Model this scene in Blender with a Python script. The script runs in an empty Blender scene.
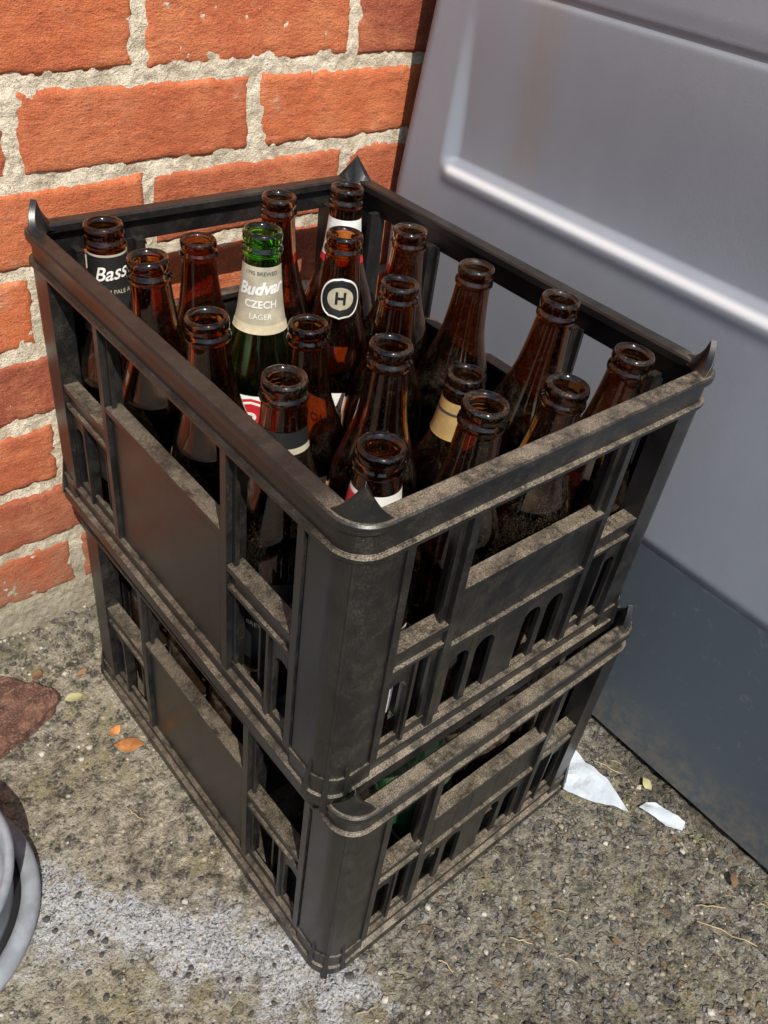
import bpy, math, random
import numpy as np
from mathutils import Vector, noise, Matrix
random.seed(7)
S=bpy.context.scene
COL=bpy.context.collection
rad=math.radians
W,L,H1=.334,.425,.2563
ZU=.2443            # height at which the upper crate stands (nests into the lower rim)
W0,L0,HH=.3246,.42,.5006   # fitted bottle grid / rim height

# ------------------------------------------------------------------ node helpers
class NT:
    def __init__(s,name):
        s.m=bpy.data.materials.new(name); s.m.use_nodes=True
        s.t=s.m.node_tree; s.b=s.t.nodes["Principled BSDF"]; s.out=s.t.nodes["Material Output"]
        s._c=None
    def n(s,typ,**kw):
        x=s.t.nodes.new(typ)
        for k,v in kw.items(): setattr(x,k,v)
        return x
    def l(s,a,b): s.t.links.new(a,b)
    def setin(s,node,key,v):
        if isinstance(v,bpy.types.NodeSocket): s.l(v,node.inputs[key])
        else: node.inputs[key].default_value=v
    def coord(s):
        if s._c is None: s._c=s.n("ShaderNodeTexCoord").outputs["Object"]
        return s._c
    def map(s,scale=(1,1,1),loc=(0,0,0)):
        m=s.n("ShaderNodeMapping"); s.l(s.coord(),m.inputs[0]); m.inputs["Scale"].default_value=scale; m.inputs["Location"].default_value=loc
        return m.outputs[0]
    def noise(s,scale,detail=4,rough=.6,vec=None,dist=0):
        x=s.n("ShaderNodeTexNoise"); s.l(vec or s.coord(),x.inputs["Vector"])
        x.inputs["Scale"].default_value=scale;x.inputs["Detail"].default_value=min(detail,5);x.inputs["Roughness"].default_value=rough;x.inputs["Distortion"].default_value=dist
        return x.outputs["Fac"]
    def ss(s,v,a,b,o0=0,o1=1):
        x=s.n("ShaderNodeMapRange",interpolation_type='SMOOTHSTEP'); s.setin(x,"Value",v)
        x.inputs["From Min"].default_value=a;x.inputs["From Max"].default_value=b;x.inputs["To Min"].default_value=o0;x.inputs["To Max"].default_value=o1
        return x.outputs[0]
    def lin(s,v,a,b,o0=0,o1=1):
        x=s.n("ShaderNodeMapRange"); s.setin(x,"Value",v)
        x.inputs["From Min"].default_value=a;x.inputs["From Max"].default_value=b;x.inputs["To Min"].default_value=o0;x.inputs["To Max"].default_value=o1
        return x.outputs[0]
    def mth(s,op,a,b=0.0,clamp=False):
        x=s.n("ShaderNodeMath",operation=op); x.use_clamp=clamp; s.setin(x,0,a); s.setin(x,1,b); return x.outputs[0]
    def wsum(s,*pairs):
        r=None
        for v,w in pairs:
            q=s.mth('MULTIPLY',v,w); r=q if r is None else s.mth('ADD',r,q)
        return r
    def mix(s,f,a,b,mode='MIX'):
        x=s.n("ShaderNodeMix",data_type='RGBA',blend_type=mode)
        s.setin(x,"Factor",f)
        for i,v in ((6,a),(7,b)):
            if isinstance(v,bpy.types.NodeSocket): s.l(v,x.inputs[i])
            else: x.inputs[i].default_value=(*v,1) if len(v)==3 else v
        return x.outputs[2]
    def bump(s,h,strength,dist,prev=None):
        x=s.n("ShaderNodeBump"); s.l(h,x.inputs["Height"]); x.inputs["Strength"].default_value=strength; x.inputs["Distance"].default_value=dist
        if prev is not None: s.l(prev,x.inputs["Normal"])
        return x.outputs[0]
    def sep(s,v):
        x=s.n("ShaderNodeSeparateXYZ"); s.l(v,x.inputs[0]); return x.outputs
    def geo(s,o): return s.n("ShaderNodeNewGeometry").outputs[o]

def simple(name,col,rough=.5,metal=0.0,var=.15):
    t=NT(name); n=t.noise(60,3)
    c=t.mix(t.ss(n,.35,.7),tuple(v*(1-var) for v in col),tuple(min(1,v*(1+var)) for v in col))
    t.l(c,t.b.inputs["Base Color"]); t.b.inputs["Roughness"].default_value=rough; t.b.inputs["Metallic"].default_value=metal
    return t.m

# ------------------------------------------------------------------ materials
def mat_plastic(name):
    t=NT(name)
    N=t.sep(t.geo("Normal")); P=t.sep(t.coord())
    up=t.ss(N[2],.6,.99)
    fr=t.ss(t.mth('MULTIPLY',N[1],-1.0),.3,.9)
    n1=t.noise(22,3,.65); n2=t.noise(1100,2,.75); n3=t.noise(45,5,.85)
    front=t.ss(P[1],.05,.01)
    low=t.ss(P[2],.225,.215)
    heavy=t.mth('MAXIMUM',t.mth('MULTIPLY',front,.72),t.mth('MULTIPLY',low,.45))
    heavy=t.mth('MAXIMUM',heavy,.08)
    fine=t.ss(n2,.34,.62)
    a=t.mth('MULTIPLY',t.mth('MULTIPLY',up,heavy),t.mth('MULTIPLY',t.ss(n3,.30,.66,.10,1),t.lin(fine,0,1,.12,1)))
    b=t.mth('MULTIPLY',t.mth('MULTIPLY',fr,fine),t.mth('MULTIPLY',t.ss(n3,.40,.72),.085))
    film=t.mth('MULTIPLY',fine,.006)
    speck=t.mth('MULTIPLY',t.ss(n2,.68,.74),t.lin(n1,.4,.6,.02,.35))
    m=t.mth('ADD',t.mth('ADD',a,b),t.mth('ADD',film,speck),True)
    dust=t.mix(n3,(.30,.235,.155),(.52,.43,.31))
    base=t.mix(t.ss(n1,.3,.7),(.0062,.0062,.0068),(.0105,.0105,.0115))
    t.l(t.mix(m,base,dust),t.b.inputs["Base Color"])
    r=t.lin(n1,.3,.7,.27,.36)
    t.l(t.mth('ADD',r,t.mth('MULTIPLY',m,.5),True),t.b.inputs["Roughness"])
    t.b.inputs["Specular IOR Level"].default_value=.5
    t.l(t.bump(t.wsum((n2,.00018),(n1,.0002),(a,.0003)),.4,1.0),t.b.inputs["Normal"])
    return t.m
M_CR=mat_plastic("black_dusty_plastic")

def mat_glass(name,col,dust=1.0):
    t=NT(name); b=t.b
    b.inputs["Base Color"].default_value=(*col,1); b.inputs["Transmission Weight"].default_value=1
    b.inputs["Roughness"].default_value=.045; b.inputs["IOR"].default_value=1.52
    N=t.sep(t.geo("Normal")); up=t.ss(N[2],.0,.8); P=t.sep(t.coord())
    oi=t.n("ShaderNodeObjectInfo").outputs["Random"]
    v=t.n("ShaderNodeVectorMath",operation='ADD'); t.l(t.coord(),v.inputs[0]); t.l(oi,v.inputs[1])
    n1=t.noise(45,3,.75,v.outputs[0]); n2=t.noise(900,1,.7,v.outputs[0])
    fine=t.ss(n2,.38,.62)
    m=t.mth('MULTIPLY',t.mth('MULTIPLY',t.ss(n1,.40,.72),fine),t.lin(up,0,1,.05,.28))
    sp=t.mth('MULTIPLY',t.ss(n2,.67,.74),.20)
    m=t.mth('MULTIPLY',t.mth('ADD',m,sp),dust,True)
    d=t.n("ShaderNodeBsdfDiffuse"); d.inputs[0].default_value=(.34,.28,.20,1)
    mx=t.n("ShaderNodeMixShader"); t.l(m,mx.inputs[0]); t.l(b.outputs[0],mx.inputs[1]); t.l(d.outputs[0],mx.inputs[2])
    t.l(mx.outputs[0],t.out.inputs[0])
    return t.m
M_BR=mat_glass("amber_glass",(.44,.145,.026),.35)
M_BRD=mat_glass("amber_glass_dusty",(.36,.115,.024),.8)
M_GR=mat_glass("green_glass",(.25,.80,.12),.15)
def mat_dullglass(name,col):
    t=NT(name); N=t.sep(t.geo("Normal")); n=t.noise(60,4,.7)
    m=t.mth('MULTIPLY',t.ss(n,.35,.6),t.ss(N[2],-.1,.7))
    t.l(t.mix(t.mth('MULTIPLY',m,.75),col,(.22,.19,.14)),t.b.inputs["Base Color"]); t.l(t.lin(m,0,1,.12,.8),t.b.inputs["Roughness"]); return t.m

def mat_brick():
    t=NT("red_brick")
    at=t.n("ShaderNodeAttribute",attribute_name="rnd").outputs["Fac"]
    vs=t.map((1,1,2.2))
    n1=t.noise(14,5,.75); n3=t.noise(650,3,.75); n5=t.noise(75,5,.82,vs)
    c=t.mix(at,(.62,.165,.062),(.28,.070,.042))
    c=t.mix(t.ss(n1,.42,.68,0,.65),c,(.68,.245,.11))
    c=t.mix(t.ss(n1,.44,.30,0,.55),c,(.36,.082,.042))
    c=t.mix(t.ss(n5,.53,.67,0,.65),c,(.28,.07,.038))
    c=t.mix(t.ss(n3,.55,.68,0,.65),c,(.13,.045,.03))
    c=t.mix(t.ss(n3,.43,.32,0,.45),c,(.74,.38,.23))
    wh=t.mth('MULTIPLY',t.ss(t.noise(10,5,.82),.56,.72),t.ss(n3,.42,.58))
    c=t.mix(t.mth('MULTIPLY',wh,.6),c,(.66,.55,.42))
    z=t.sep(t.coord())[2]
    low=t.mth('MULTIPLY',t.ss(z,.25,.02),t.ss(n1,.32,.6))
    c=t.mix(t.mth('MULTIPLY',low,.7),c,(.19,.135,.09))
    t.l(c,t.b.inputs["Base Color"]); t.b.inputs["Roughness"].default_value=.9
    t.b.inputs["Specular IOR Level"].default_value=.25
    t.l(t.bump(t.wsum((n5,.0052),(n3,.0014)),.7,1.0),t.b.inputs["Normal"]); return t.m
def mat_mortar():
    t=NT("mortar")
    n1=t.noise(40,5,.8); n2=t.noise(450,3,.8)
    c=t.mix(t.ss(n1,.30,.62),(.40,.33,.23),(.76,.67,.52))
    c=t.mix(t.ss(n2,.53,.68,0,.75),c,(.20,.16,.11))
    c=t.mix(t.ss(n2,.42,.32,0,.5),c,(.80,.74,.62))
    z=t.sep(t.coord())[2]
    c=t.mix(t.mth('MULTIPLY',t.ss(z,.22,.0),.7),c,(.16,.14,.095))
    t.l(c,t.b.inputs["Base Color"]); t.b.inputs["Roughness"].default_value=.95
    t.l(t.bump(t.wsum((n2,.0020),(n1,.004)),.9,1.0),t.b.inputs["Normal"]); return t.m
def mat_ground():
    t=NT("weathered_tarmac")
    P=t.sep(t.coord())
    n1=t.noise(5,5,.65); n2=t.noise(60,5,.8); n3=t.noise(420,4,.85); n4=t.noise(16,4,.7)
    area=t.ss(t.mth('ADD',t.mth('MULTIPLY',P[0],1.2),t.mth('ADD',n4,t.mth('MULTIPLY',P[1],-1.2))),.30,.80)
    c=t.mix(t.ss(n1,.35,.65),(.25,.22,.165),(.42,.375,.28))
    c=t.mix(t.mth('MULTIPLY',area,.68),c,(.150,.138,.112))
    c=t.mix(t.mth('MULTIPLY',t.ss(n2,.48,.60),t.lin(area,0,1,1,.5)),c,(.50,.45,.35))
    c=t.mix(t.ss(n2,.49,.38,0,.92),c,(.055,.049,.037))
    nz=t.n("ShaderNodeTexNoise"); t.l(t.coord(),nz.inputs["Vector"]); nz.inputs["Scale"].default_value=90; nz.inputs["Detail"].default_value=1
    sc=t.n("ShaderNodeVectorMath",operation='MULTIPLY_ADD'); t.l(nz.outputs["Color"],sc.inputs[0]); sc.inputs[1].default_value=(.012,.012,.012); t.l(t.coord(),sc.inputs[2])
    wv=sc.outputs[0]
    hs=[]
    for scl,th in ((95,.35),(190,.42)):
        x=t.n("ShaderNodeTexVoronoi"); t.l(wv,x.inputs["Vector"]); x.inputs["Scale"].default_value=scl
        cr=t.sep(x.outputs["Color"])
        stone=t.mth('MULTIPLY',t.ss(x.outputs["Distance"],.48,.36),t.ss(cr[0],th,th+.05))
        stone=t.mth('MULTIPLY',stone,t.lin(area,0,1,.30,1.0)); hs.append(stone)
        scol=t.mix(cr[1],(.045,.046,.050),(.40,.38,.34)); scol=t.mix(t.ss(cr[2],.80,.84),scol,(.25,.17,.10))
        c=t.mix(t.mth('MULTIPLY',stone,.9),c,scol)
    moss=t.mth('MULTIPLY',t.ss(t.noise(12,5,.75,t.map((1,1,1),(3,1,0))),.50,.64),t.ss(n2,.38,.6))
    c=t.mix(t.mth('MULTIPLY',moss,.6),c,(.24,.20,.06))
    c=t.mix(t.ss(n3,.54,.65,0,.92),c,(.026,.024,.020))
    c=t.mix(t.ss(n3,.43,.33,0,.6),c,(.62,.57,.47))
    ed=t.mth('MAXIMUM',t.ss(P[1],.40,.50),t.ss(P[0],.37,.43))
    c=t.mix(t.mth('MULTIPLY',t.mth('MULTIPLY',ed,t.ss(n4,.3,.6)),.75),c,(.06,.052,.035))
    dx,dy=.19,-.24; ln=math.hypot(dx,dy); ux,uy=dx/ln,dy/ln
    px=t.mth('ADD',P[0],.17); py=t.mth('SUBTRACT',P[1],.20)
    al=t.mth('ADD',t.mth('MULTIPLY',px,ux),t.mth('MULTIPLY',py,uy)); ac=t.mth('ADD',t.mth('MULTIPLY',px,-uy),t.mth('MULTIPLY',py,ux))
    dist=t.mth('ADD',t.mth('ABSOLUTE',ac),t.mth('MAXIMUM',t.mth('SUBTRACT',t.mth('ABSOLUTE',t.mth('SUBTRACT',al,ln/2)),ln/2-.01),0.0))
    dist=t.mth('ADD',dist,t.mth('MULTIPLY',t.mth('SUBTRACT',t.noise(20,5,.72),.5),.22))
    sp=t.ss(dist,.050,.006)
    sp=t.mth('MULTIPLY',sp,t.ss(n3,.60,.44))
    c=t.mix(t.mth('MULTIPLY',sp,.88),c,(.66,.69,.74))
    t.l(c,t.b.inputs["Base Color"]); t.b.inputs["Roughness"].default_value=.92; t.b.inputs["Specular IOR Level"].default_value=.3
    t.l(t.bump(t.wsum((hs[0],.0036),(hs[1],.0018),(n3,.0034),(n2,.009)),1.0,1.0),t.b.inputs["Normal"]); return t.m
def mat_bin():
    t=NT("grey_bin_plastic")
    P=t.sep(t.coord())
    n1=t.noise(7,4,.65,t.map((1,1,.6))); n2=t.noise(600,2,.6); n3=t.noise(60,5,.75)
    c=t.mix(t.ss(n1,.3,.7),(.235,.256,.300),(.260,.281,.325))
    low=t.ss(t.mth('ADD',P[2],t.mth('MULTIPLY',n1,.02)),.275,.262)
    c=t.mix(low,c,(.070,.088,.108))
    st=t.ss(t.mth('ABSOLUTE',t.mth('ADD',t.mth('SUBTRACT',P[1],.298),t.mth('MULTIPLY',t.mth('SUBTRACT',n1,.5),.05))),.034,.002)
    st=t.mth('MULTIPLY',st,t.ss(P[2],.49,.56)); st=t.mth('MULTIPLY',st,t.ss(t.noise(50,3,.6,t.map((1,2,.2))),.2,.7,.4,1))
    c=t.mix(t.mth('MULTIPLY',st,.36),c,(.26,.205,.13))
    dr=t.mth('MULTIPLY',t.ss(n3,.56,.76),.22); c=t.mix(dr,c,(.34,.33,.31))
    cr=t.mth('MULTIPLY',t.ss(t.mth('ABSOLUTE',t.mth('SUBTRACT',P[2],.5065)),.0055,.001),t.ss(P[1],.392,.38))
    c=t.mix(t.mth('MULTIPLY',cr,.7),c,(.70,.71,.73))  # bright highlight along the ledge, painted into the base colour
    c=t.mix(t.mth('MULTIPLY',t.mth('MULTIPLY',t.ss(P[2],.10,.0),t.ss(n3,.35,.6)),.6),c,(.20,.17,.12))
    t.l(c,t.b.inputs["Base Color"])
    t.l(t.lin(n3,.3,.7,.48,.60),t.b.inputs["Roughness"]); t.b.inputs["Specular IOR Level"].default_value=.4
    t.l(t.bump(t.wsum((n2,.00014),(n1,.0004)),.8,1.0),t.b.inputs["Normal"]); return t.m

# ------------------------------------------------------------------ mesh builder
class MB:
    def __init__(s): s.v=[];s.f=[];s.mi=[]
    def add(s,vs,fs,mi=0):
        o=len(s.v); s.v+= [tuple(v) for v in vs]; s.f+=[tuple(o+i for i in f) for f in fs]; s.mi+=[mi]*len(fs)
    def box(s,x0,x1,y0,y1,z0,z1,mi=0):
        s.add([(x0,y0,z0),(x1,y0,z0),(x1,y1,z0),(x0,y1,z0),(x0,y0,z1),(x1,y0,z1),(x1,y1,z1),(x0,y1,z1)],
              [(0,3,2,1),(4,5,6,7),(0,1,5,4),(1,2,6,5),(2,3,7,6),(3,0,4,7)],mi)
    def hexa(s,p,mi=0):
        s.add(p,[(0,3,2,1),(4,5,6,7),(0,1,5,4),(1,2,6,5),(2,3,7,6),(3,0,4,7)],mi)
    def obj(s,name,mats,smooth=False,link=True):
        me=bpy.data.meshes.new(name); me.from_pydata(s.v,[],s.f); me.update()
        for m in mats: me.materials.append(m)
        if len(mats)>1: me.polygons.foreach_set("material_index",s.mi)
        if smooth: me.polygons.foreach_set("use_smooth",[True]*len(s.f))
        o=bpy.data.objects.new(name,me)
        if link: COL.objects.link(o)
        return o
def fixn(o):
    import bmesh
    bm=bmesh.new(); bm.from_mesh(o.data); bmesh.ops.recalc_face_normals(bm,faces=bm.faces); bm.to_mesh(o.data); bm.free()

# ------------------------------------------------------------------ crate
R0=.023
def path(o,seg=8):
    pts=[]
    for (cx,cy,a0) in ((R0,R0,180),(W-R0,R0,270),(W-R0,L-R0,0),(R0,L-R0,90)):
        for i in range(seg+1):
            a=rad(a0+90*i/seg); pts.append((cx+(R0+o)*math.cos(a),cy+(R0+o)*math.sin(a)))
    return pts
def ring(mb,prof):
    P=[path(o) for o,z in prof]; n=len(P[0]); k=len(prof); vs=[];fs=[]
    for j,(o,z) in enumerate(prof): vs+=[(x,y,z) for x,y in P[j]]
    for j in range(k):
        j2=(j+1)%k
        for i in range(n):
            i2=(i+1)%n; fs.append((j*n+i,j*n+i2,j2*n+i2,j2*n+i))
    mb.add(vs,fs)
SIDES=[((0,0),(1,0),(0,-1),W),((0,L),(0,-1),(-1,0),L),((W,L),(-1,0),(0,1),W),((W,0),(0,1),(1,0),L)]
def sp(side,s,o,z):
    (ox,oy),(dx,dy),(nx,ny),ln=side
    return (ox+dx*s+nx*o,oy+dy*s+ny*o,z)
def sbox(mb,side,s0,s1,z0,z1,o0,o1):
    mb.hexa([sp(side,s0,o0,z0),sp(side,s1,o0,z0),sp(side,s1,o1,z0),sp(side,s0,o1,z0),sp(side,s0,o0,z1),sp(side,s1,o0,z1),sp(side,s1,o1,z1),sp(side,s0,o1,z1)])
def arch_panel(mb,side,s0,s1,z0,z1,slots,o0=-.0095,o1=-.0055):
    cur=s0
    for c,w,zb,zt in slots:
        a,b=c-w/2,c+w/2
        if a-cur>1e-5: sbox(mb,side,cur,a,z0,z1,o0,o1)
        sbox(mb,side,a,b,z0,zb,o0,o1)
        N=8; r=w/2; zc=zt-r
        for i in range(N):
            t0=math.pi-math.pi*i/N; t1=math.pi-math.pi*(i+1)/N
            x0,x1=c+r*math.cos(t0),c+r*math.cos(t1); h0,h1=zc+r*math.sin(t0),zc+r*math.sin(t1)
            mb.hexa([sp(side,x0,o0,h0),sp(side,x1,o0,h1),sp(side,x1,o1,h1),sp(side,x0,o1,h0),sp(side,x0,o0,z1),sp(side,x1,o0,z1),sp(side,x1,o1,z1),sp(side,x0,o1,z1)])
        cur=b
    if s1-cur>1e-5: sbox(mb,side,cur,s1,z0,z1,o0,o1)
def make_crate(name,ears):
    mb=MB(); h=H1
    ring(mb,[(0,h-.0015),(-.0015,h),(-.0125,h),(-.014,h-.0015),(-.014,h-.007),(-.0075,h-.008),(-.0075,h-.0265),(-.001,h-.0265),(0,h-.0255),(0,h-.0230),(-.0035,h-.0220),(-.0035,h-.007),(0,h-.006)])
    ring(mb,[(.001,.002),(.001,.013),(-.004,.0145),(-.004,.026),(-.001,.0275),(-.001,.031),(-.0105,.031),(-.0105,.0),(-.001,.0)])
    for side in SIDES:
        ln=side[3]
        if ln>.4: p,r1=.046,.127
        else: p,r1=.042,.094
        r2=ln-r1
        zt=h-.0255
        for r in (r1,r2):
            sbox(mb,side,r-.0035,r+.0035,.0285,zt+.003,-.017,-.0015)
            sbox(mb,side,r-.0080,r+.0080,.0282,zt+.002,-.0093,-.0060)
        for e in (p,ln-p):
            sbox(mb,side,e-.0032,e+.0032,.0286,zt+.003,-.018,-.0008)
        for a,b,pp in ((p,r1,1),(r2,ln-p,-1)):
            sbox(mb,side,a,b,.120,.1355,-.0102,-.0052)
            sbox(mb,side,a+.0005,b-.0005,.1335,.1385,-.0150,-.0018)
            sbox(mb,side,a+.0005,b-.0005,.1170,.1205,-.0110,-.0022)
            wd=.030 if ln>.4 else .027
            if pp>0: q0,q1=a,a+wd
            else: q0,q1=b-wd,b
            arch_panel(mb,side,q0,q1,.030,.117,[((q0+q1)/2+.001*pp,.018,.038,.100)])
            e=q1 if pp>0 else q0
            sbox(mb,side,e-.0015,e+.0015,.0305,.1165,-.0130,-.0030)
            if pp>0: sbox(mb,side,q1+.0016,b,.0302,.040,-.0093,-.0056)
            else: sbox(mb,side,a,q0-.0016,.0302,.040,-.0093,-.0056)
        if ln>.4:
            arch_panel(mb,side,r1,r2,.030,.160,[])
            sbox(mb,side,r1+.0004,r2-.0004,.1585,.1635,-.0145,-.0018)
        else:
            arch_panel(mb,side,r1,r2,.030,.163,[(r1+.022,.019,.032,.092),(r1+.048,.019,.032,.092),(r2-.048,.019,.032,.092),(r2-.022,.019,.032,.092)] )
            sbox(mb,side,r1+.0004,r2-.0004,.1615,.1665,-.0145,-.0018)
            sbox(mb,side,r1+.0004,r2-.0004,.1080,.1120,-.0108,-.0022)
    for k,(cx,cy,a0) in enumerate(((R0,R0,180),(W-R0,R0,270),(W-R0,L-R0,0),(R0,L-R0,90))):
        def arc(o,ext):
            pts=[]; a=rad(a0); b=rad(a0+90)
            t0=(-math.sin(a),math.cos(a))
            s=(cx+(R0+o)*math.cos(a),cy+(R0+o)*math.sin(a)); e=(cx+(R0+o)*math.cos(b),cy+(R0+o)*math.sin(b))
            t1=(-math.sin(b),math.cos(b))
            pts.append((s[0]-t0[0]*ext,s[1]-t0[1]*ext))
            for i in range(11):
                q=rad(a0+9*i); pts.append((cx+(R0+o)*math.cos(q),cy+(R0+o)*math.sin(q)))
            pts.append((e[0]+t1[0]*ext,e[1]+t1[1]*ext)); return pts
        ext=.0185
        for z0,z1,oo,oi in ((.0284,h-.022,-.0025,-.0065),(.013,.029,-.0012,-.0055)):
            A=arc(oo,ext);B=arc(oi,ext); n=len(A); vs=[(x,y,z) for z in (z0,z1) for x,y in A]+[(x,y,z) for z in (z0,z1) for x,y in B]
            fs=[]
            for i in range(n-1):
                fs+=[(i,i+1,n+i+1,n+i),(2*n+i+1,2*n+i,3*n+i,3*n+i+1),(n+i,n+i+1,3*n+i+1,3*n+i),(i+1,i,2*n+i,2*n+i+1)]
            fs+=[(0,n,3*n,2*n),(n-1,2*n-1,4*n-1,3*n-1)]
            mb.add(vs,fs)
        for da,zz0,zz1,w,oo in ((45,.03,h-.026,.0012,-.0014),(8,.008,.050,.0024,.0025),(82,.008,.050,.0024,.0025),(45,-.002,.052,.0026,.0035)):
            q=rad(a0+da); n=(math.cos(q),math.sin(q)); t=(-n[1],n[0])
            def P(o,ww,z): return (cx+n[0]*(R0+o)+t[0]*ww,cy+n[1]*(R0+o)+t[1]*ww,z)
            top=oo if da==45 and zz1>.1 else -.003
            mb.hexa([P(-.004,-w,zz0),P(oo,-w,zz0),P(oo,w,zz0),P(-.004,w,zz0),P(-.004,-w*(.5 if zz1<.1 else 1),zz1),P(top,-w*(.5 if zz1<.1 else 1),zz1),P(top,w*(.5 if zz1<.1 else 1),zz1),P(-.004,w*(.5 if zz1<.1 else 1),zz1)])
        if ears:
            N=14; vs=[];fs=[]
            for i in range(N+1):
                u=i/N*2-1; q=rad(a0+45+u*58)
                hh=h-.001+.0215*(1-abs(u))**1.2+.0002
                ro=R0-.0022
                for rr,z in ((ro,h-.004),(ro-.004*(1-abs(u)),hh),(ro-.0055-.003*(1-abs(u)),hh),(ro-.0135,h-.004)):
                    vs.append((cx+rr*math.cos(q),cy+rr*math.sin(q),z))
            for i in range(N):
                for j in range(4):
                    j2=(j+1)%4; fs.append((i*4+j,(i+1)*4+j,(i+1)*4+j2,i*4+j2))
            fs+=[(0,1,2,3),(N*4+3,N*4+2,N*4+1,N*4)]
            mb.add(vs,fs)
    mg=.0112
    mb.box(mg,W-mg,mg,L-mg,.0045,.0085)
    px=(W-.038)/4; py=(L-.038)/5
    for i in range(1,4): mb.box(.019+px*i-.0013,.019+px*i+.0013,.0112,L-.0112,.0087,.105)
    for j in range(1,5): mb.box(.0113,W-.0113,.019+py*j-.0012,.019+py*j+.0012,.0088,.1046)
    o=mb.obj(name,[M_CR]); fixn(o)
    bv=o.modifiers.new("bevel","BEVEL"); bv.width=.0010; bv.segments=2; bv.limit_method='ANGLE'; bv.angle_limit=rad(40); bv.harden_normals=True
    o.data.polygons.foreach_set("use_smooth",[True]*len(o.data.polygons))
    return o
UX,UY=-.0052,-.001
c1=make_crate("bottle_crate",True); c1.location=(UX,UY,ZU)
c2=make_crate("bottle_crate",True); c2.location=(.0025,-.022,0); c2.rotation_euler=(0,0,rad(.6)); c2.scale=(1,1,.974)

# ------------------------------------------------------------------ bottles
PO=[(.0,.003),(.026,.0015),(.031,0),(.0338,.0018),(.0343,.006),(.0343,.126),(.0340,.136),(.0322,.147),(.0288,.159),(.0245,.171),(.0207,.183),(.0180,.195),(.0163,.208),(.0150,.221),(.0141,.2325),
    (.0140,.2335),(.0153,.2345),(.0157,.2365),(.0153,.2385),(.0141,.2395),(.0139,.2415),(.0146,.2425),(.0150,.2445),(.0149,.2475),(.0140,.2496),(.0125,.2500),(.0110,.2492),
    (.0098,.246),(.0098,.236),(.0112,.221),(.0128,.206),(.0150,.193),(.0180,.181),(.0222,.169),(.0265,.157),(.0300,.145),(.0316,.135),(.0318,.126),(.0318,.010),(.029,.006),(.012,.009),(.0,.0105)]
def rad_at(z,k=1.0):
    z=z/k
    pr=PO[3:15]
    for (r0,z0),(r1,z1) in zip(pr,pr[1:]):
        if z0<=z<=z1: return r0+(r1-r0)*(z-z0)/(z1-z0)
    return pr[-1][0] if z>pr[-1][1] else pr[0][0]
def bottle_mesh(name,k,mat,seg=40,inner=True):
    pr=PO if inner else PO[:28]+[(.0095,.2),(.0001,.19)]
    mb=MB(); vs=[];fs=[]; n=len(pr)
    for r,z in pr:
        for i in range(seg):
            a=2*math.pi*i/seg; vs.append((max(r,1e-5)*math.cos(a),max(r,1e-5)*math.sin(a),z*k))
    for j in range(n-1):
        for i in range(seg):
            i2=(i+1)%seg; fs.append((j*seg+i,j*seg+i2,(j+1)*seg+i2,(j+1)*seg+i))
    mb.add(vs,fs)
    me=bpy.data.meshes.new(name); me.from_pydata(mb.v,[],mb.f); me.materials.append(mat)
    me.polygons.foreach_set("use_smooth",[True]*len(mb.f)); me.update()
    return me
def sleeve(name,k,z0,z1,a0,a1,mat,off=.0004,nz=10,shape=None):
    vs=[];fs=[]; na=max(6,int(abs(a1-a0)/6))
    for j in range(nz+1):
        z=z0+(z1-z0)*j/nz
        r=rad_at(z,k)+off
        for i in range(na+1):
            u=i/na
            if shape=='round':
                t=j/nz*2-1; wv=math.sqrt(max(0,1-t*t)); aa=(a0+a1)/2+(u-.5)*(a1-a0)*wv
            else: aa=a0+(a1-a0)*u
            a=rad(aa); vs.append((r*math.cos(a),r*math.sin(a),z))
    for j in range(nz):
        for i in range(na): 
            b=j*(na+1)+i; fs.append((b,b+1,b+na+2,b+na+1))
    me=bpy.data.meshes.new(name); me.from_pydata(vs,[],fs); me.materials.append(mat)
    me.polygons.foreach_set("use_smooth",[True]*len(fs)); o=bpy.data.objects.new(name,me); COL.objects.link(o); return o
def text_on(name,body,size,k,zc,ang,mat,off=.0008,shear=0.0,slope=0.0,bold=.0):
    import bmesh
    cu=bpy.data.curves.new(name,"FONT"); cu.body=body; cu.size=size; cu.align_x='CENTER'; cu.align_y='CENTER'; cu.shear=shear; cu.offset=bold; cu.resolution_u=4
    to=bpy.data.objects.new(name,cu); COL.objects.link(to)
    dg=bpy.context.evaluated_depsgraph_get(); me=bpy.data.meshes.new_from_object(to.evaluated_get(dg)); bpy.data.objects.remove(to)
    bm=bmesh.new(); bm.from_mesh(me); bmesh.ops.triangulate(bm,faces=bm.faces)
    for _ in range(6):
        el=[e for e in bm.edges if e.calc_length()>.0016]
        if not el: break
        bmesh.ops.subdivide_edges(bm,edges=el,cuts=1); bmesh.ops.triangulate(bm,faces=bm.faces)
    for v in bm.verts:
        x,y=v.co.x,v.co.y; z=zc+y+slope*x; r=rad_at(z,k)+off; a=rad(ang)+x/r
        v.co=(r*math.cos(a),r*math.sin(a),z)
    bm.to_mesh(me); bm.free()
    me.materials.clear(); me.materials.append(mat)
    o=bpy.data.objects.new(name,me); COL.objects.link(o); return o
M_black=simple("label_black",(.012,.012,.013),.5); M_white=simple("label_white",(.78,.77,.73),.6); M_silver=simple("label_silver",(.46,.42,.31),.45,.1)
M_red=simple("label_red",(.50,.02,.03),.5); M_gold=simple("foil_gold",(.62,.42,.17),.38,.35); M_dark=simple("label_ink",(.05,.05,.05),.6); M_cream=simple("label_cream",(.60,.52,.36),.6)
FL=ZU+.0088
CAMXY=(-.2153,-.2254)
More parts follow.
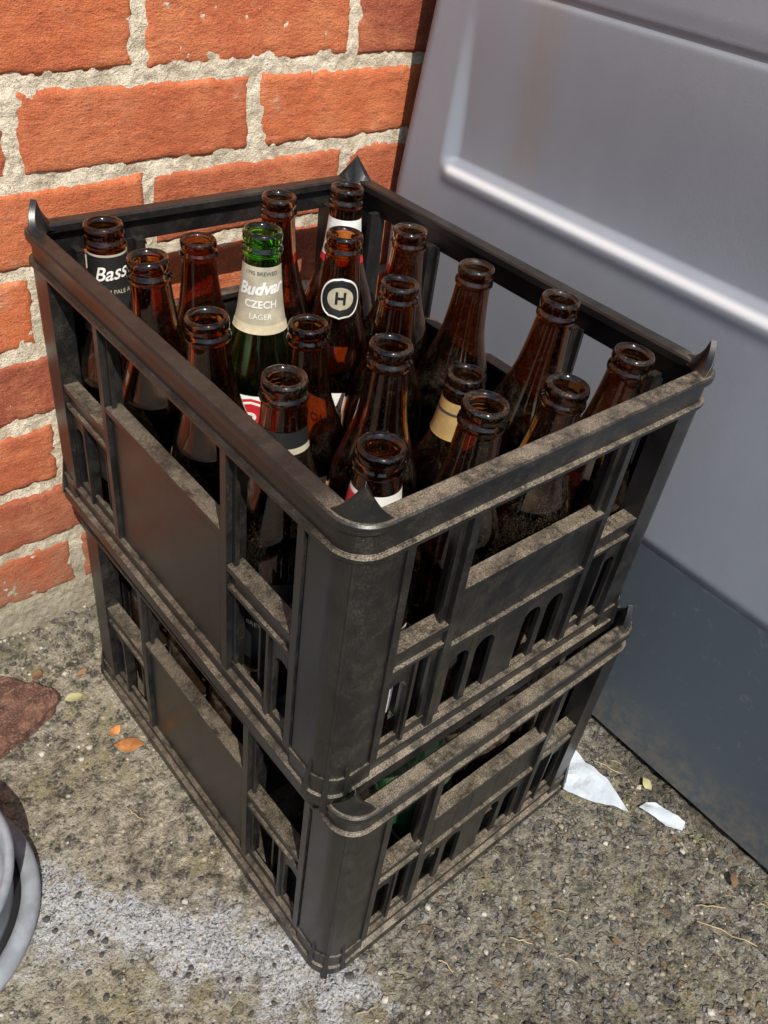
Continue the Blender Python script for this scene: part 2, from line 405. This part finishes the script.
B=[(0,0,.014,-.013,.005),(1,0,-.011,-.006,.004),(2,0,.015,-.002,.001),(3,0,.013,0,.002),(0,1,.018,-.015,.008),(1,1,.027,.001,-.002),(2,1,.013,.005,-.005),(3,1,.005,.004,-.005),
(0,2,.008,-.014,.008),(1,2,-.014,-.006,.003),(2,2,.003,.002,-.002),(3,2,.004,.007,-.007),(0,3,.003,-.007,.005),(1,3,.008,.001,-.001),(2,3,-.034,.005,-.005),(3,3,.013,.011,-.014),
(0,4,.0,.002,-.002),(1,4,.008,.006,-.008),(2,4,.001,.009,-.012),(3,4,.006,.006,-.012)]
LAB={(0,0):'pale',(3,0):'whiteneck',(0,1):'body',(1,1):'lager',(2,1):'roundel',(0,3):'strip',(2,3):'gold',(0,4):'redwhite',(1,2):'bodyw',(1,4):'none'}
for i,j,dz,ox,oy in B:
    px=(W0-.036)/4; py=(L0-.036)/5
    gx=.018+px*(i+.5); gy=L0-.018-py*(j+.5)
    Ht=HH+dz-FL; k=Ht/.25
    lim=lambda v:max(-.0022,min(.0022,v))
    bx,by=gx+lim(ox*.4),gy+lim(oy*.4); tx,ty=gx+ox-bx,gy+oy-by
    mat=M_GR if (i,j)==(1,1) else (M_BRD if (j>=3 and (i,j)!=(0,4)) or i==3 else M_BR)
    nm="beer_bottle"
    me=bottle_mesh("bottle_glass",k,mat)
    q=Vector((0,0,1)).rotation_difference(Vector((tx,ty,Ht)).normalized())
    lab=LAB.get((i,j),'none')
    if lab=='none':
        o=bpy.data.objects.new(nm,me); COL.objects.link(o); root=o
    else:
        root=bpy.data.objects.new(nm,None); root.empty_display_size=.03; COL.objects.link(root)
        g=bpy.data.objects.new("glass",me); COL.objects.link(g); g.parent=root
        F=math.degrees(math.atan2(CAMXY[1]-gy,CAMXY[0]-gx))
        parts=[]
        z=lambda d:Ht-d
        if lab=='pale':
            parts+=[sleeve("neck_label",k,z(.082),z(.020),F-95,F+95,M_black), sleeve("label_edge",k,z(.0212),z(.0195),F-96,F+96,M_silver,.0007,2),
                    text_on("label_lettering","Bass",.0150,k,z(.034),F+3,M_white,shear=.35,slope=.12,bold=.0002),text_on("label_small_lettering","PREMIUM PALE ALE",.0045,k,z(.048),F+3,M_silver),
                    sleeve("body_label",k,.035,.115,F-70,F+70,M_black)]
        if lab=='whiteneck':
            parts+=[sleeve("neck_label",k,z(.066),z(.026),F-80,F+80,M_white),sleeve("label_stripe",k,z(.066),z(.060),F-80.5,F+80.5,M_red,.0007,3),sleeve("body_label",k,.04,.12,F-65,F+65,M_white)]
        if lab=='body': parts+=[sleeve("body_label",k,.045,.128,F-95,F-15,M_cream)]
        if lab=='bodyw': parts+=[sleeve("body_label",k,.035,.118,F-60,F+60,M_cream)]
        if lab=='lager':
            parts+=[sleeve("neck_label",k,z(.074),z(.024),F-78,F+78,M_silver),sleeve("label_band",k,z(.076),z(.069),F-79,F+79,M_cream,.0007,3),
                    text_on("small_lettering","1795 BREWED",.0042,k,z(.029),F,M_dark),text_on("label_lettering","Budvar",.0130,k,z(.041),F-3,M_white,shear=.3,slope=.10,bold=.0005),
                    text_on("sub_lettering","CZECH",.0080,k,z(.053),F,M_white,bold=.0002),text_on("sub_lettering_b","LAGER",.0060,k,z(.0625),F,M_white),
                    sleeve("body_label",k,.035,.150,F-64,F+56,M_white,nz=20),sleeve("label_seal",k,.106,.148,F-40,F+22,M_red,.0009,20,'round'),sleeve("label_seal_ring",k,.1085,.1455,F-36,F+18,M_white,.0011,20,'round'),sleeve("label_seal_core",k,.1105,.1435,F-33,F+15,M_red,.0013,20,'round'),
                    text_on("seal_lettering","B",.022,k,.127,F-9,M_white,off=.0018,bold=.0004)]
        if lab=='roundel':
            parts+=[sleeve("neck_label",k,z(.066),z(.032),F-55,F+65,M_white,.0005,20,'round'),sleeve("label_disc",k,z(.0645),z(.0335),F-49,F+59,M_black,.0008,18,'round'),
                    sleeve("label_inner",k,z(.0585),z(.0395),F-31,F+41,M_silver,.0010,18,'round'),
                    text_on("label_lettering","H",.014,k,z(.049),F+5,M_black,off=.0015,bold=.0004),sleeve("body_label",k,.04,.132,F-70,F+60,M_white),text_on("body_lettering","Double",.02,k,.112,F,M_dark)]
        if lab=='strip':
            parts+=[sleeve("neck_label",k,z(.046),z(.032),F-70,F+75,M_black),sleeve("label_edge",k,z(.048),z(.0435),F-30,F+76,M_silver,.0007,3),
                    sleeve("body_label",k,.02,.105,F-70,F+60,M_black),text_on("body_lettering","AMBER",.012,k,.075,F-10,M_silver),text_on("body_lettering_b","BREWING CO",.006,k,.06,F-10,M_silver)]
        if lab=='gold': parts+=[sleeve("neck_foil",k,z(.050),z(.020),F-130,F+130,M_gold),sleeve("foil_band",k,z(.030),z(.028),F-131,F+131,M_dark,.0007,2)]
        if lab=='redwhite': parts+=[sleeve("neck_label",k,z(.075),z(.026),F-80,F+95,M_white),sleeve("label_stripe",k,z(.044),z(.029),F-81,F-5,M_red,.0007,4),sleeve("body_label",k,.03,.12,F-70,F+70,M_white),text_on("label_lettering","ALE",.010,k,z(.058),F,M_red)]
        for p in parts: p.parent=root
    root.location=(bx,by,FL); root.rotation_mode='QUATERNION'; root.rotation_quaternion=q
meL=bottle_mesh("bottle_glass_low",.915,mat_dullglass("dusty_brown_glass",(.018,.009,.005)),28,False); meG=bottle_mesh("bottle_glass_low_green",.915,mat_dullglass("dusty_green_glass",(.01,.07,.02)),28,False)
for i in range(4):
    for j in range(5):
        if random.random()<.12: continue
        px=(W-.038)/4; py=(L-.038)/5
        me=meG if (i,j) in ((1,4),(0,3),(2,2)) else meL
        o=bpy.data.objects.new("beer_bottle",me); COL.objects.link(o)
        o.location=(.0025+.019+px*(i+.5),-.022+L-.019-py*(j+.5),.0088)

# ------------------------------------------------------------------ brick wall
YW,PHI,U0,ZK=.477,.0168,.1333,.5831
M_B=mat_brick(); M_M=mat_mortar()
wall=bpy.data.objects.new("brick_wall",None); COL.objects.link(wall); wall.location=(U0,YW,0); wall.rotation_euler=(0,0,PHI)
vs=[];fs=[];at=[]
random.seed(21)
def brick(u0,u1,z0,z1,fine):
    nx=60 if fine else 8; nz=18 if fine else 4
    rb=random.random(); seed=random.random()*50; dy=random.uniform(-.001,.001); o=len(vs); tl=random.uniform(-.0015,.0015)
    col=rb*.55
    if random.random()<.26: col=random.uniform(.7,1.0)
    for b in range(nz+3):
        for a in range(nx+3):
            ai=min(max(a-1,0),nx); bi=min(max(b-1,0),nz)
            x=u0+(u1-u0)*ai/nx; z=z0+(z1-z0)*bi/nz
            edge=(a==0 or b==0 or a==nx+2 or b==nz+2)
            e=min(x-u0,u1-x,z-z0,z1-z)
            wob=noise.noise(Vector((x*28,z*28,seed)))*.0026+noise.noise(Vector((x*140,z*140,seed+9)))*.0016
            chip=max(0,noise.noise(Vector((x*70,z*70,seed+3)))-.15)
            y=dy+(.0024*(1-min(1,e/.0035))**2)+chip*.007*(1-min(1,e/.010))+noise.noise(Vector((x*50,z*140,seed)))*.0009+noise.noise(Vector((x*160,z*260,seed)))*.0007
            if edge: y=.025
            if e<.0001 or edge:
                if ai in(0,nx): x+=wob
                if bi in(0,nz): z+=wob
            z+=tl*(ai/nx-.5)
            vs.append((x,y,z)); at.append(col)
    w=nx+3
    for b in range(nz+2):
        for a in range(nx+2):
            q=o+b*w+a; fs.append((q,q+1,q+w+1,q+w))
for m in range(-10,9):
    zb=ZK+.075*(1-m)
    off=.1125 if m%2==0 else 0
    for n in range(-9,10):
        u0=off+.225*n
        if zb+.07<-.01: continue
        fine=(-.5<u0<.4 and zb<.72)
        g=.0058
        brick(u0+g+random.uniform(-.0012,.0012),u0+.225-g+random.uniform(-.0012,.0012),zb+g,zb+.075-g,fine)
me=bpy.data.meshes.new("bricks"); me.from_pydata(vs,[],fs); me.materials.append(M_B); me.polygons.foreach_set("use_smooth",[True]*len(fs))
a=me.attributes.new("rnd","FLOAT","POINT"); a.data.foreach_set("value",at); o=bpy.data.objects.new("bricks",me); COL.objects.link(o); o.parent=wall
def axis(lo,f0,f1,hi,st,cs):
    return list(np.arange(lo,f0,cs))+list(np.arange(f0,f1,st))+list(np.arange(f1,hi+cs,cs))
us=axis(-2.05,-.35,.40,2.2,.0025,.05); zs=axis(-.05,-.05,.75,1.42,.0025,.05)
vs=[(u,.0022+noise.noise(Vector((u*45,z*45,1)))*.0016+noise.noise(Vector((u*160,z*160,2)))*.0018,z) for z in zs for u in us]
n=len(us); fs=[(b*n+a,b*n+a+1,b*n+n+a+1,b*n+n+a) for b in range(len(zs)-1) for a in range(n-1)]
me=bpy.data.meshes.new("mortar"); me.from_pydata(vs,[],fs); me.materials.append(M_M); me.polygons.foreach_set("use_smooth",[True]*len(fs)); o=bpy.data.objects.new("mortar",me); COL.objects.link(o); o.parent=wall
mb=MB(); mb.box(-2.04,2.18,.012,.22,-.05,1.41); o=mb.obj("backing_leaf",[M_M]); o.parent=wall

# ------------------------------------------------------------------ ground
def geo_axis(lo,hi,st,far):
    r=list(np.arange(lo,hi,st)); d=st; x=hi; 
    while x<far: r.append(x); d*=1.35; x+=d
    r.append(far); d=st; x=lo-st; left=[]
    while x>-far: left.append(x); d*=1.35; x-=d
    left.append(-far); return left[::-1]+r
xs=geo_axis(-.30,.50,.0022,40); ys=geo_axis(-.36,.50,.0022,40)
def sst(a,b,x): 
    t=max(0,min(1,(x-a)/(b-a))); return t*t*(3-2*t)
vs=[]
for y in ys:
    for x in xs:
        z=-.0035
        if abs(x)<2 and abs(y)<2:
            z+=noise.noise(Vector((x*14,y*14,0)))*.0022+noise.noise(Vector((x*60,y*60,3)))*.0018+noise.noise(Vector((x*190,y*190,3)))*.0020
            if y>.40: z+=sst(.435,.485,y)*(.026+.012*noise.noise(Vector((x*18,y*30,7)))+.006*noise.noise(Vector((x*90,y*90,7))))*(1-.5*sst(.05,.3,x))
            if x>.36: z+=sst(.385,.42,x)*.006*(1+noise.noise(Vector((x*50,y*50,4))))
        vs.append((x,y,z))
n=len(xs); fs=[(b*n+a,b*n+a+1,b*n+n+a+1,b*n+n+a) for b in range(len(ys)-1) for a in range(n-1)]
me=bpy.data.meshes.new("ground"); me.from_pydata(vs,[],fs); me.materials.append(mat_ground()); me.polygons.foreach_set("use_smooth",[True]*len(fs)); o=bpy.data.objects.new("ground",me); COL.objects.link(o)

# ------------------------------------------------------------------ big grey bin
ysb=sorted(set([round(v,5) for v in list(np.arange(-1.0,-.4,.03))+list(np.arange(-.4,.36,.012))+list(np.arange(.36,.4701,.0025))]))
zsb=sorted(set([round(v,5) for v in list(np.arange(.012,.24,.03))+list(np.arange(.24,.29,.003))+list(np.arange(.29,.48,.02))+list(np.arange(.48,.54,.0015))+list(np.arange(.54,.64,.012))+list(np.arange(.64,.72,.002))+list(np.arange(.72,1.151,.03))]))
def ye(z): return .470-.13*max(0,z-.46)*1.0
def binx(y,z):
    x=.4165
    x+= -.004*sst(.255,.270,z)
    panel=sst(.400,.382,y)
    x+= .011*sst(.505,.518,z)*panel*(1-sst(.515,.674,z))
    x+= -.0025*math.exp(-((z-.501)/.008)**2)*panel
    x+= .0025*math.exp(-((z-.671)/.0026)**2)*panel
    x+= -.0012*sst(.674,.69,z)*panel
    return x
vs=[]
for z in zsb:
    e=ye(z); r=.022
    for y in ysb:
        yy=y
        if y>.36: yy=.36+(y-.36)*(e-.36)/(.47-.36)
        d=max(0,yy-(e-r)); cx=r-math.sqrt(max(0,r*r-d*d))
        vs.append((binx(y,z)+cx,yy,z))
n=len(ysb); m_=len(zsb); fs=[(b*n+a+1,b*n+a,b*n+n+a,b*n+n+a+1) for b in range(m_-1) for a in range(n-1)]
o0=len(vs)
for z in zsb: vs.append((1.05,ye(z),z))
for b in range(m_-1): fs.append((b*n+n-1,o0+b,o0+b+1,(b+1)*n+n-1))
o1=len(vs)
for y in ysb: vs.append((1.05,min(y,ye(zsb[-1])),zsb[-1]))
for a in range(n-1): fs.append(((m_-1)*n+a,o1+a,o1+a+1,(m_-1)*n+a+1))
o2=len(vs); vs+=[(1.05,-1.0,zsb[0]),(1.05,-1.0,zsb[-1]),(1.05,.47,zsb[0]),(1.05,.42,zsb[-1])]
fs+=[(o2,o2+1,o2+3,o2+2),tuple([b*n for b in range(m_)]+[o2+1,o2])]
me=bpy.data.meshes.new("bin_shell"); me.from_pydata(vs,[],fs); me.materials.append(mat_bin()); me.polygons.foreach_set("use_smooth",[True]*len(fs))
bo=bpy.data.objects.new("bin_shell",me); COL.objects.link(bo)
root=bpy.data.objects.new("plastic_storage_bin",None); COL.objects.link(root); bo.parent=root
mb=MB(); mb.box(.43,1.04,-.98,.455,-.01,.02); o=mb.obj("bin_base",[M_black]); o.parent=root
mb=MB(); mb.box(.405,1.07,-1.02,.36,1.152,1.20); o=mb.obj("bin_lid",[me.materials[0]]); o.parent=root
bv=o.modifiers.new("b","BEVEL"); bv.width=.015; bv.segments=4

# ------------------------------------------------------------------ round grey tub at lower left
M_tub=simple("grey_tub_plastic",(.26,.28,.31),.45)
def lathe(name,prof,mats,seg=72):
    vs=[];fs=[]
    for r,z in prof:
        for i in range(seg):
            a=2*math.pi*i/seg; vs.append((r*math.cos(a),r*math.sin(a),z))
    for j in range(len(prof)-1):
        for i in range(seg):
            i2=(i+1)%seg; fs.append((j*seg+i,j*seg+i2,(j+1)*seg+i2,(j+1)*seg+i))
    me=bpy.data.meshes.new(name); me.from_pydata(vs,[],fs)
    for m in mats: me.materials.append(m)
    me.polygons.foreach_set("use_smooth",[True]*len(fs)); o=bpy.data.objects.new(name,me); COL.objects.link(o); return o
tub=bpy.data.objects.new("plastic_tub",None); COL.objects.link(tub); tub.location=(-.258,.235,0)
o=lathe("foot_flange",[(.098,0),(.112,0),(.1145,.003),(.1145,.010),(.112,.0135),(.106,.015),(.100,.014),(.0985,.006),(.098,0)],[M_tub]); o.parent=tub
o=lathe("body",[(.001,.004),(.090,.004),(.093,.008),(.094,.02),(.097,.055),(.101,.060),(.102,.067),(.098,.071),(.094,.067),(.090,.03),(.086,.012),(.001,.012)],[M_tub]); o.parent=tub
o=lathe("seal_ring",[(.093,.002),(.099,.002),(.099,.009),(.093,.0095)],[M_black]); o.parent=tub

# ------------------------------------------------------------------ small things on the ground
random.seed(5)
def gz(x,y):
    return -.0035+noise.noise(Vector((x*14,y*14,0)))*.0022+noise.noise(Vector((x*60,y*60,3)))*.0018
def sheet(name,pts,mat,lift=.002,th=.0006,curl=.004):
    import bmesh
    bm=bmesh.new(); vv=[bm.verts.new((x,y,0)) for x,y in pts]; bm.faces.new(vv)
    bmesh.ops.triangulate(bm,faces=bm.faces); bmesh.ops.subdivide_edges(bm,edges=bm.edges,cuts=5,use_grid_fill=True)
    for v in bm.verts:
        v.co.z=gz(v.co.x,v.co.y)+lift+curl*abs(noise.noise(Vector((v.co.x*40,v.co.y*40,5))))
        v.co.x+=noise.noise(Vector((v.co.x*150,v.co.y*150,5)))*.0016
    me=bpy.data.meshes.new(name); bm.to_mesh(me); bm.free(); me.materials.append(mat)
    o=bpy.data.objects.new(name,me); COL.objects.link(o); s=o.modifiers.new("s","SOLIDIFY"); s.thickness=th; return o
tp=NT("paper"); npp=tp.noise(70,5,.7); tp.l(tp.mix(tp.ss(npp,.5,.7,0,.5),(.52,.58,.64),(.30,.29,.26)),tp.b.inputs["Base Color"]); tp.b.inputs["Roughness"].default_value=.7; M_pap=tp.m
sheet("paper_scrap",[(.322,-.018),(.350,.002),(.372,.016),(.369,-.012),(.372,-.038),(.360,-.078),(.350,-.062),(.338,-.050)],M_pap,lift=.003)
sheet("paper_scrap",[(.372,-.082),(.384,-.083),(.392,-.090),(.396,-.106),(.400,-.122),(.390,-.126),(.379,-.112),(.378,-.098)],M_pap,lift=.003)
M_leaf=simple("dry_leaf",(.42,.17,.05),.7,var=.3); M_pl=simple("pale_leaf",(.38,.36,.18),.7); M_bl=simple("brown_leaf",(.20,.11,.05),.8,var=.3)
def leaf(x,y,a,s,mat):
    pts=[]
    for t in np.linspace(0,1,9): pts.append((t-.5,.28*math.sin(math.pi*t)**.8))
    for t in np.linspace(1,0,9)[1:-1]: pts.append((t-.5,-.28*math.sin(math.pi*t)**.8))
    ca,sa=math.cos(a),math.sin(a)
    return sheet("dry_leaf",[(x+s*(u*ca-v*sa),y+s*(u*sa+v*ca)) for u,v in pts],mat,.0035,.0004,.008)
leaf(-.020,.287,-.6,.030,M_leaf); leaf(-.024,.31,.2,.016,M_leaf); leaf(-.04,.375,-.2,.02,M_pl); leaf(-.195,.03,.5,.02,M_leaf)
leaf(-.06,.425,.9,.018,M_bl); leaf(-.02,.40,.1,.014,M_bl); leaf(.385,-.19,.6,.014,M_bl); leaf(.402,-.07,1.3,.016,M_pl); leaf(.24,-.155,2.2,.010,M_bl)
import bmesh
bm=bmesh.new()
out=[(-.150,.42),(-.10,.445),(-.066,.405),(-.052,.385),(-.060,.372),(-.072,.365),(-.11,.350),(-.150,.345)]
vb=[bm.verts.new((x,y,-.004)) for x,y in out]; vt=[bm.verts.new((x*.97-.003,y*.985+.006,.009+.004*noise.noise(Vector((x*60,y*60,0))))) for x,y in out]
bm.faces.new(vb[::-1]); bm.faces.new(vt)
for i in range(len(out)): bm.faces.new((vb[i],vb[(i+1)%len(out)],vt[(i+1)%len(out)],vt[i]))
bmesh.ops.triangulate(bm,faces=bm.faces); bmesh.ops.subdivide_edges(bm,edges=bm.edges,cuts=8,use_grid_fill=True)
for v in bm.verts: v.co+=Vector([noise.noise(v.co*90+Vector((k*7,0,0))) for k in range(3)])*.0028+Vector([noise.noise(v.co*300+Vector((k*7,0,0))) for k in range(3)])*.001
bmesh.ops.recalc_face_normals(bm,faces=bm.faces)
me=bpy.data.meshes.new("brick_fragment"); bm.to_mesh(me); bm.free()
t=NT("burnt_brick"); n=t.noise(60,5,.7); n_=t.noise(400,3,.8); c=t.mix(t.ss(n,.4,.65),(.075,.030,.020),(.17,.08,.055)); c=t.mix(t.ss(n_,.5,.65,0,.7),c,(.27,.19,.14))
t.l(c,t.b.inputs["Base Color"]); t.b.inputs["Roughness"].default_value=.9; t.l(t.bump(t.wsum((n_,.0015),(n,.003)),.9,1.0),t.b.inputs["Normal"])
me.materials.append(t.m); o=bpy.data.objects.new("brick_fragment",me); COL.objects.link(o)
def twig(pts,r,mat):
    cu=bpy.data.curves.new("twig","CURVE"); cu.dimensions='3D'; s=cu.splines.new('POLY'); s.points.add(len(pts)-1)
    for p,q in zip(s.points,pts): p.co=(*q,1)
    cu.bevel_depth=r; cu.bevel_resolution=2; cu.materials.append(mat); o=bpy.data.objects.new("twig",cu); COL.objects.link(o)
M_tw=simple("straw",(.40,.31,.17),.8,var=.25)
for (x,y,a,l) in ((.335,-.215,-1.05,.055),(.345,-.19,-.7,.03),(.17,-.10,-.9,.022),(.10,-.075,-1.3,.015),(.385,-.03,-1.2,.03),(.02,-.06,-.3,.018),(-.05,.21,-1.2,.02)):
    pts=[]
    for q in range(6):
        xx=x+math.cos(a)*l*(q/5-.5)+random.uniform(-.0012,.0012); yy=y+math.sin(a)*l*(q/5-.5)+random.uniform(-.0012,.0012)
        pts.append((xx,yy,gz(xx,yy)+.003+.001*math.sin(q)))
    twig(pts,.0006,M_tw)
# dry grass wisps and bits of straw: one object
mb=MB()
def blade(x,y,a,l,w,rise,mi):
    N=5; ca,sa=math.cos(a),math.sin(a); vv=[]
    for q in range(N+1):
        u=q/N; ww=w*(1-u*.8); d=l*u; k=.25*l*math.sin(u*2.2+a)
        cx_,cy_=x+ca*d-sa*k,y+sa*d+ca*k; zz=gz(cx_,cy_)+.0022+rise*math.sin(u*math.pi*.8)
        vv+=[(cx_-sa*ww,cy_+ca*ww,zz),(cx_+sa*ww,cy_-ca*ww,zz+.0003)]
    mb.add(vv,[(2*q,2*q+1,2*q+3,2*q+2) for q in range(N)],mi)
for q in range(230):
    r=random.random()
    if r<.40: x=random.uniform(.375,.408); y=random.uniform(-.30,.10)
    elif r<.60: x=random.uniform(-.14,.0); y=random.uniform(.415,.445)
    else: x=random.uniform(-.25,.40); y=random.uniform(-.30,.42)
    blade(x,y,random.uniform(0,6.28),random.choice((.003,.005,.008,.014))*random.uniform(.7,1.3),random.uniform(.0002,.0005),random.uniform(.0002,.002),random.choice((0,0,1,2)))
for (gx_,gy_) in ((.398,-.145),(.402,-.21),(.395,-.235)):
    for q in range(14): blade(gx_+random.gauss(0,.004),gy_+random.gauss(0,.004),random.uniform(0,6.28),random.uniform(.008,.018),.0004,random.uniform(.003,.010),random.choice((1,1,0)))
mb.obj("dry_grass",[M_tw,simple("grass_green",(.11,.14,.035),.7,var=.3),simple("straw_dark",(.13,.09,.05),.8,var=.3)])
mb=MB()
ico=[Vector(v).normalized() for v in ((0,0,1),(.9,0,.4),(.28,.85,.4),(-.72,.53,.4),(-.72,-.53,.4),(.28,-.85,.4),(.72,.53,-.4),(-.28,.85,-.4),(-.9,0,-.4),(-.28,-.85,-.4),(.72,-.53,-.4),(0,0,-1))]
icf=[(0,1,2),(0,2,3),(0,3,4),(0,4,5),(0,5,1),(1,6,2),(2,7,3),(3,8,4),(4,9,5),(5,10,1),(6,7,2),(7,8,3),(8,9,4),(9,10,5),(10,6,1),(11,7,6),(11,8,7),(11,9,8),(11,10,9),(11,6,10)]
for q in range(8000):
    r=random.random()
    if r<.20: x=random.uniform(-.25,.42); y=random.gauss(.455,.018)
    elif r<.34: x=random.gauss(.405,.012); y=random.uniform(-.35,.42)
    else: x=random.uniform(-.28,.41); y=random.uniform(-.34,.45)
    s=random.choice((.0006,.0007,.0009,.0012,.0016,.0026))*random.uniform(.7,1.3)
    zb=gz(x,y)+(sst(.435,.485,y)*.026*(1-.5*sst(.05,.3,x)) if y>.4 else 0)
    mb.add([(x+v.x*s*random.uniform(.7,1.3),y+v.y*s*random.uniform(.7,1.3),zb+s*.35+v.z*s*.7) for v in ico],icf,random.choice((0,0,0,1,1,1,1,2)))
mb.obj("grit",[simple("grit_tan",(.28,.245,.185),.9),simple("grit_dark",(.06,.055,.05),.9),simple("grit_light",(.42,.39,.34),.9)])

# ------------------------------------------------------------------ light
w=bpy.data.worlds.new("World"); S.world=w; w.use_nodes=True; nt=w.node_tree
az_off=rad(24); el=rad(50)
sd=Vector((-math.sin(az_off)*math.cos(el),-math.cos(az_off)*math.cos(el),math.sin(el)))
sky=nt.nodes.new("ShaderNodeTexSky"); sky.sky_type='NISHITA'; sky.sun_disc=False; sky.sun_elevation=el
sky.sun_rotation=math.atan2(sd.x,sd.y); sky.air_density=1; sky.dust_density=1.2
nt.links.new(sky.outputs[0],nt.nodes["Background"].inputs[0]); nt.nodes["Background"].inputs[1].default_value=.14
sl=bpy.data.lights.new("sun","SUN"); sl.energy=5; sl.angle=rad(.5); sl.color=(1,.945,.85)
so=bpy.data.objects.new("sun",sl); COL.objects.link(so); so.rotation_mode='QUATERNION'; so.rotation_quaternion=sd.to_track_quat('Z','Y'); so.location=(-1,-2,3)

# ------------------------------------------------------------------ camera
cam=bpy.data.cameras.new("camera"); cam.sensor_fit='VERTICAL'; cam.sensor_height=36; cam.lens=842.5*36/1024; cam.clip_start=.01; cam.clip_end=200
co=bpy.data.objects.new("camera",cam); COL.objects.link(co); co.location=(-.2153,-.2254,.7723); co.rotation_euler=(.8778,-.1171,-.6908)
S.camera=co
S.view_settings.view_transform='Standard'; S.view_settings.look='None'; S.view_settings.exposure=0
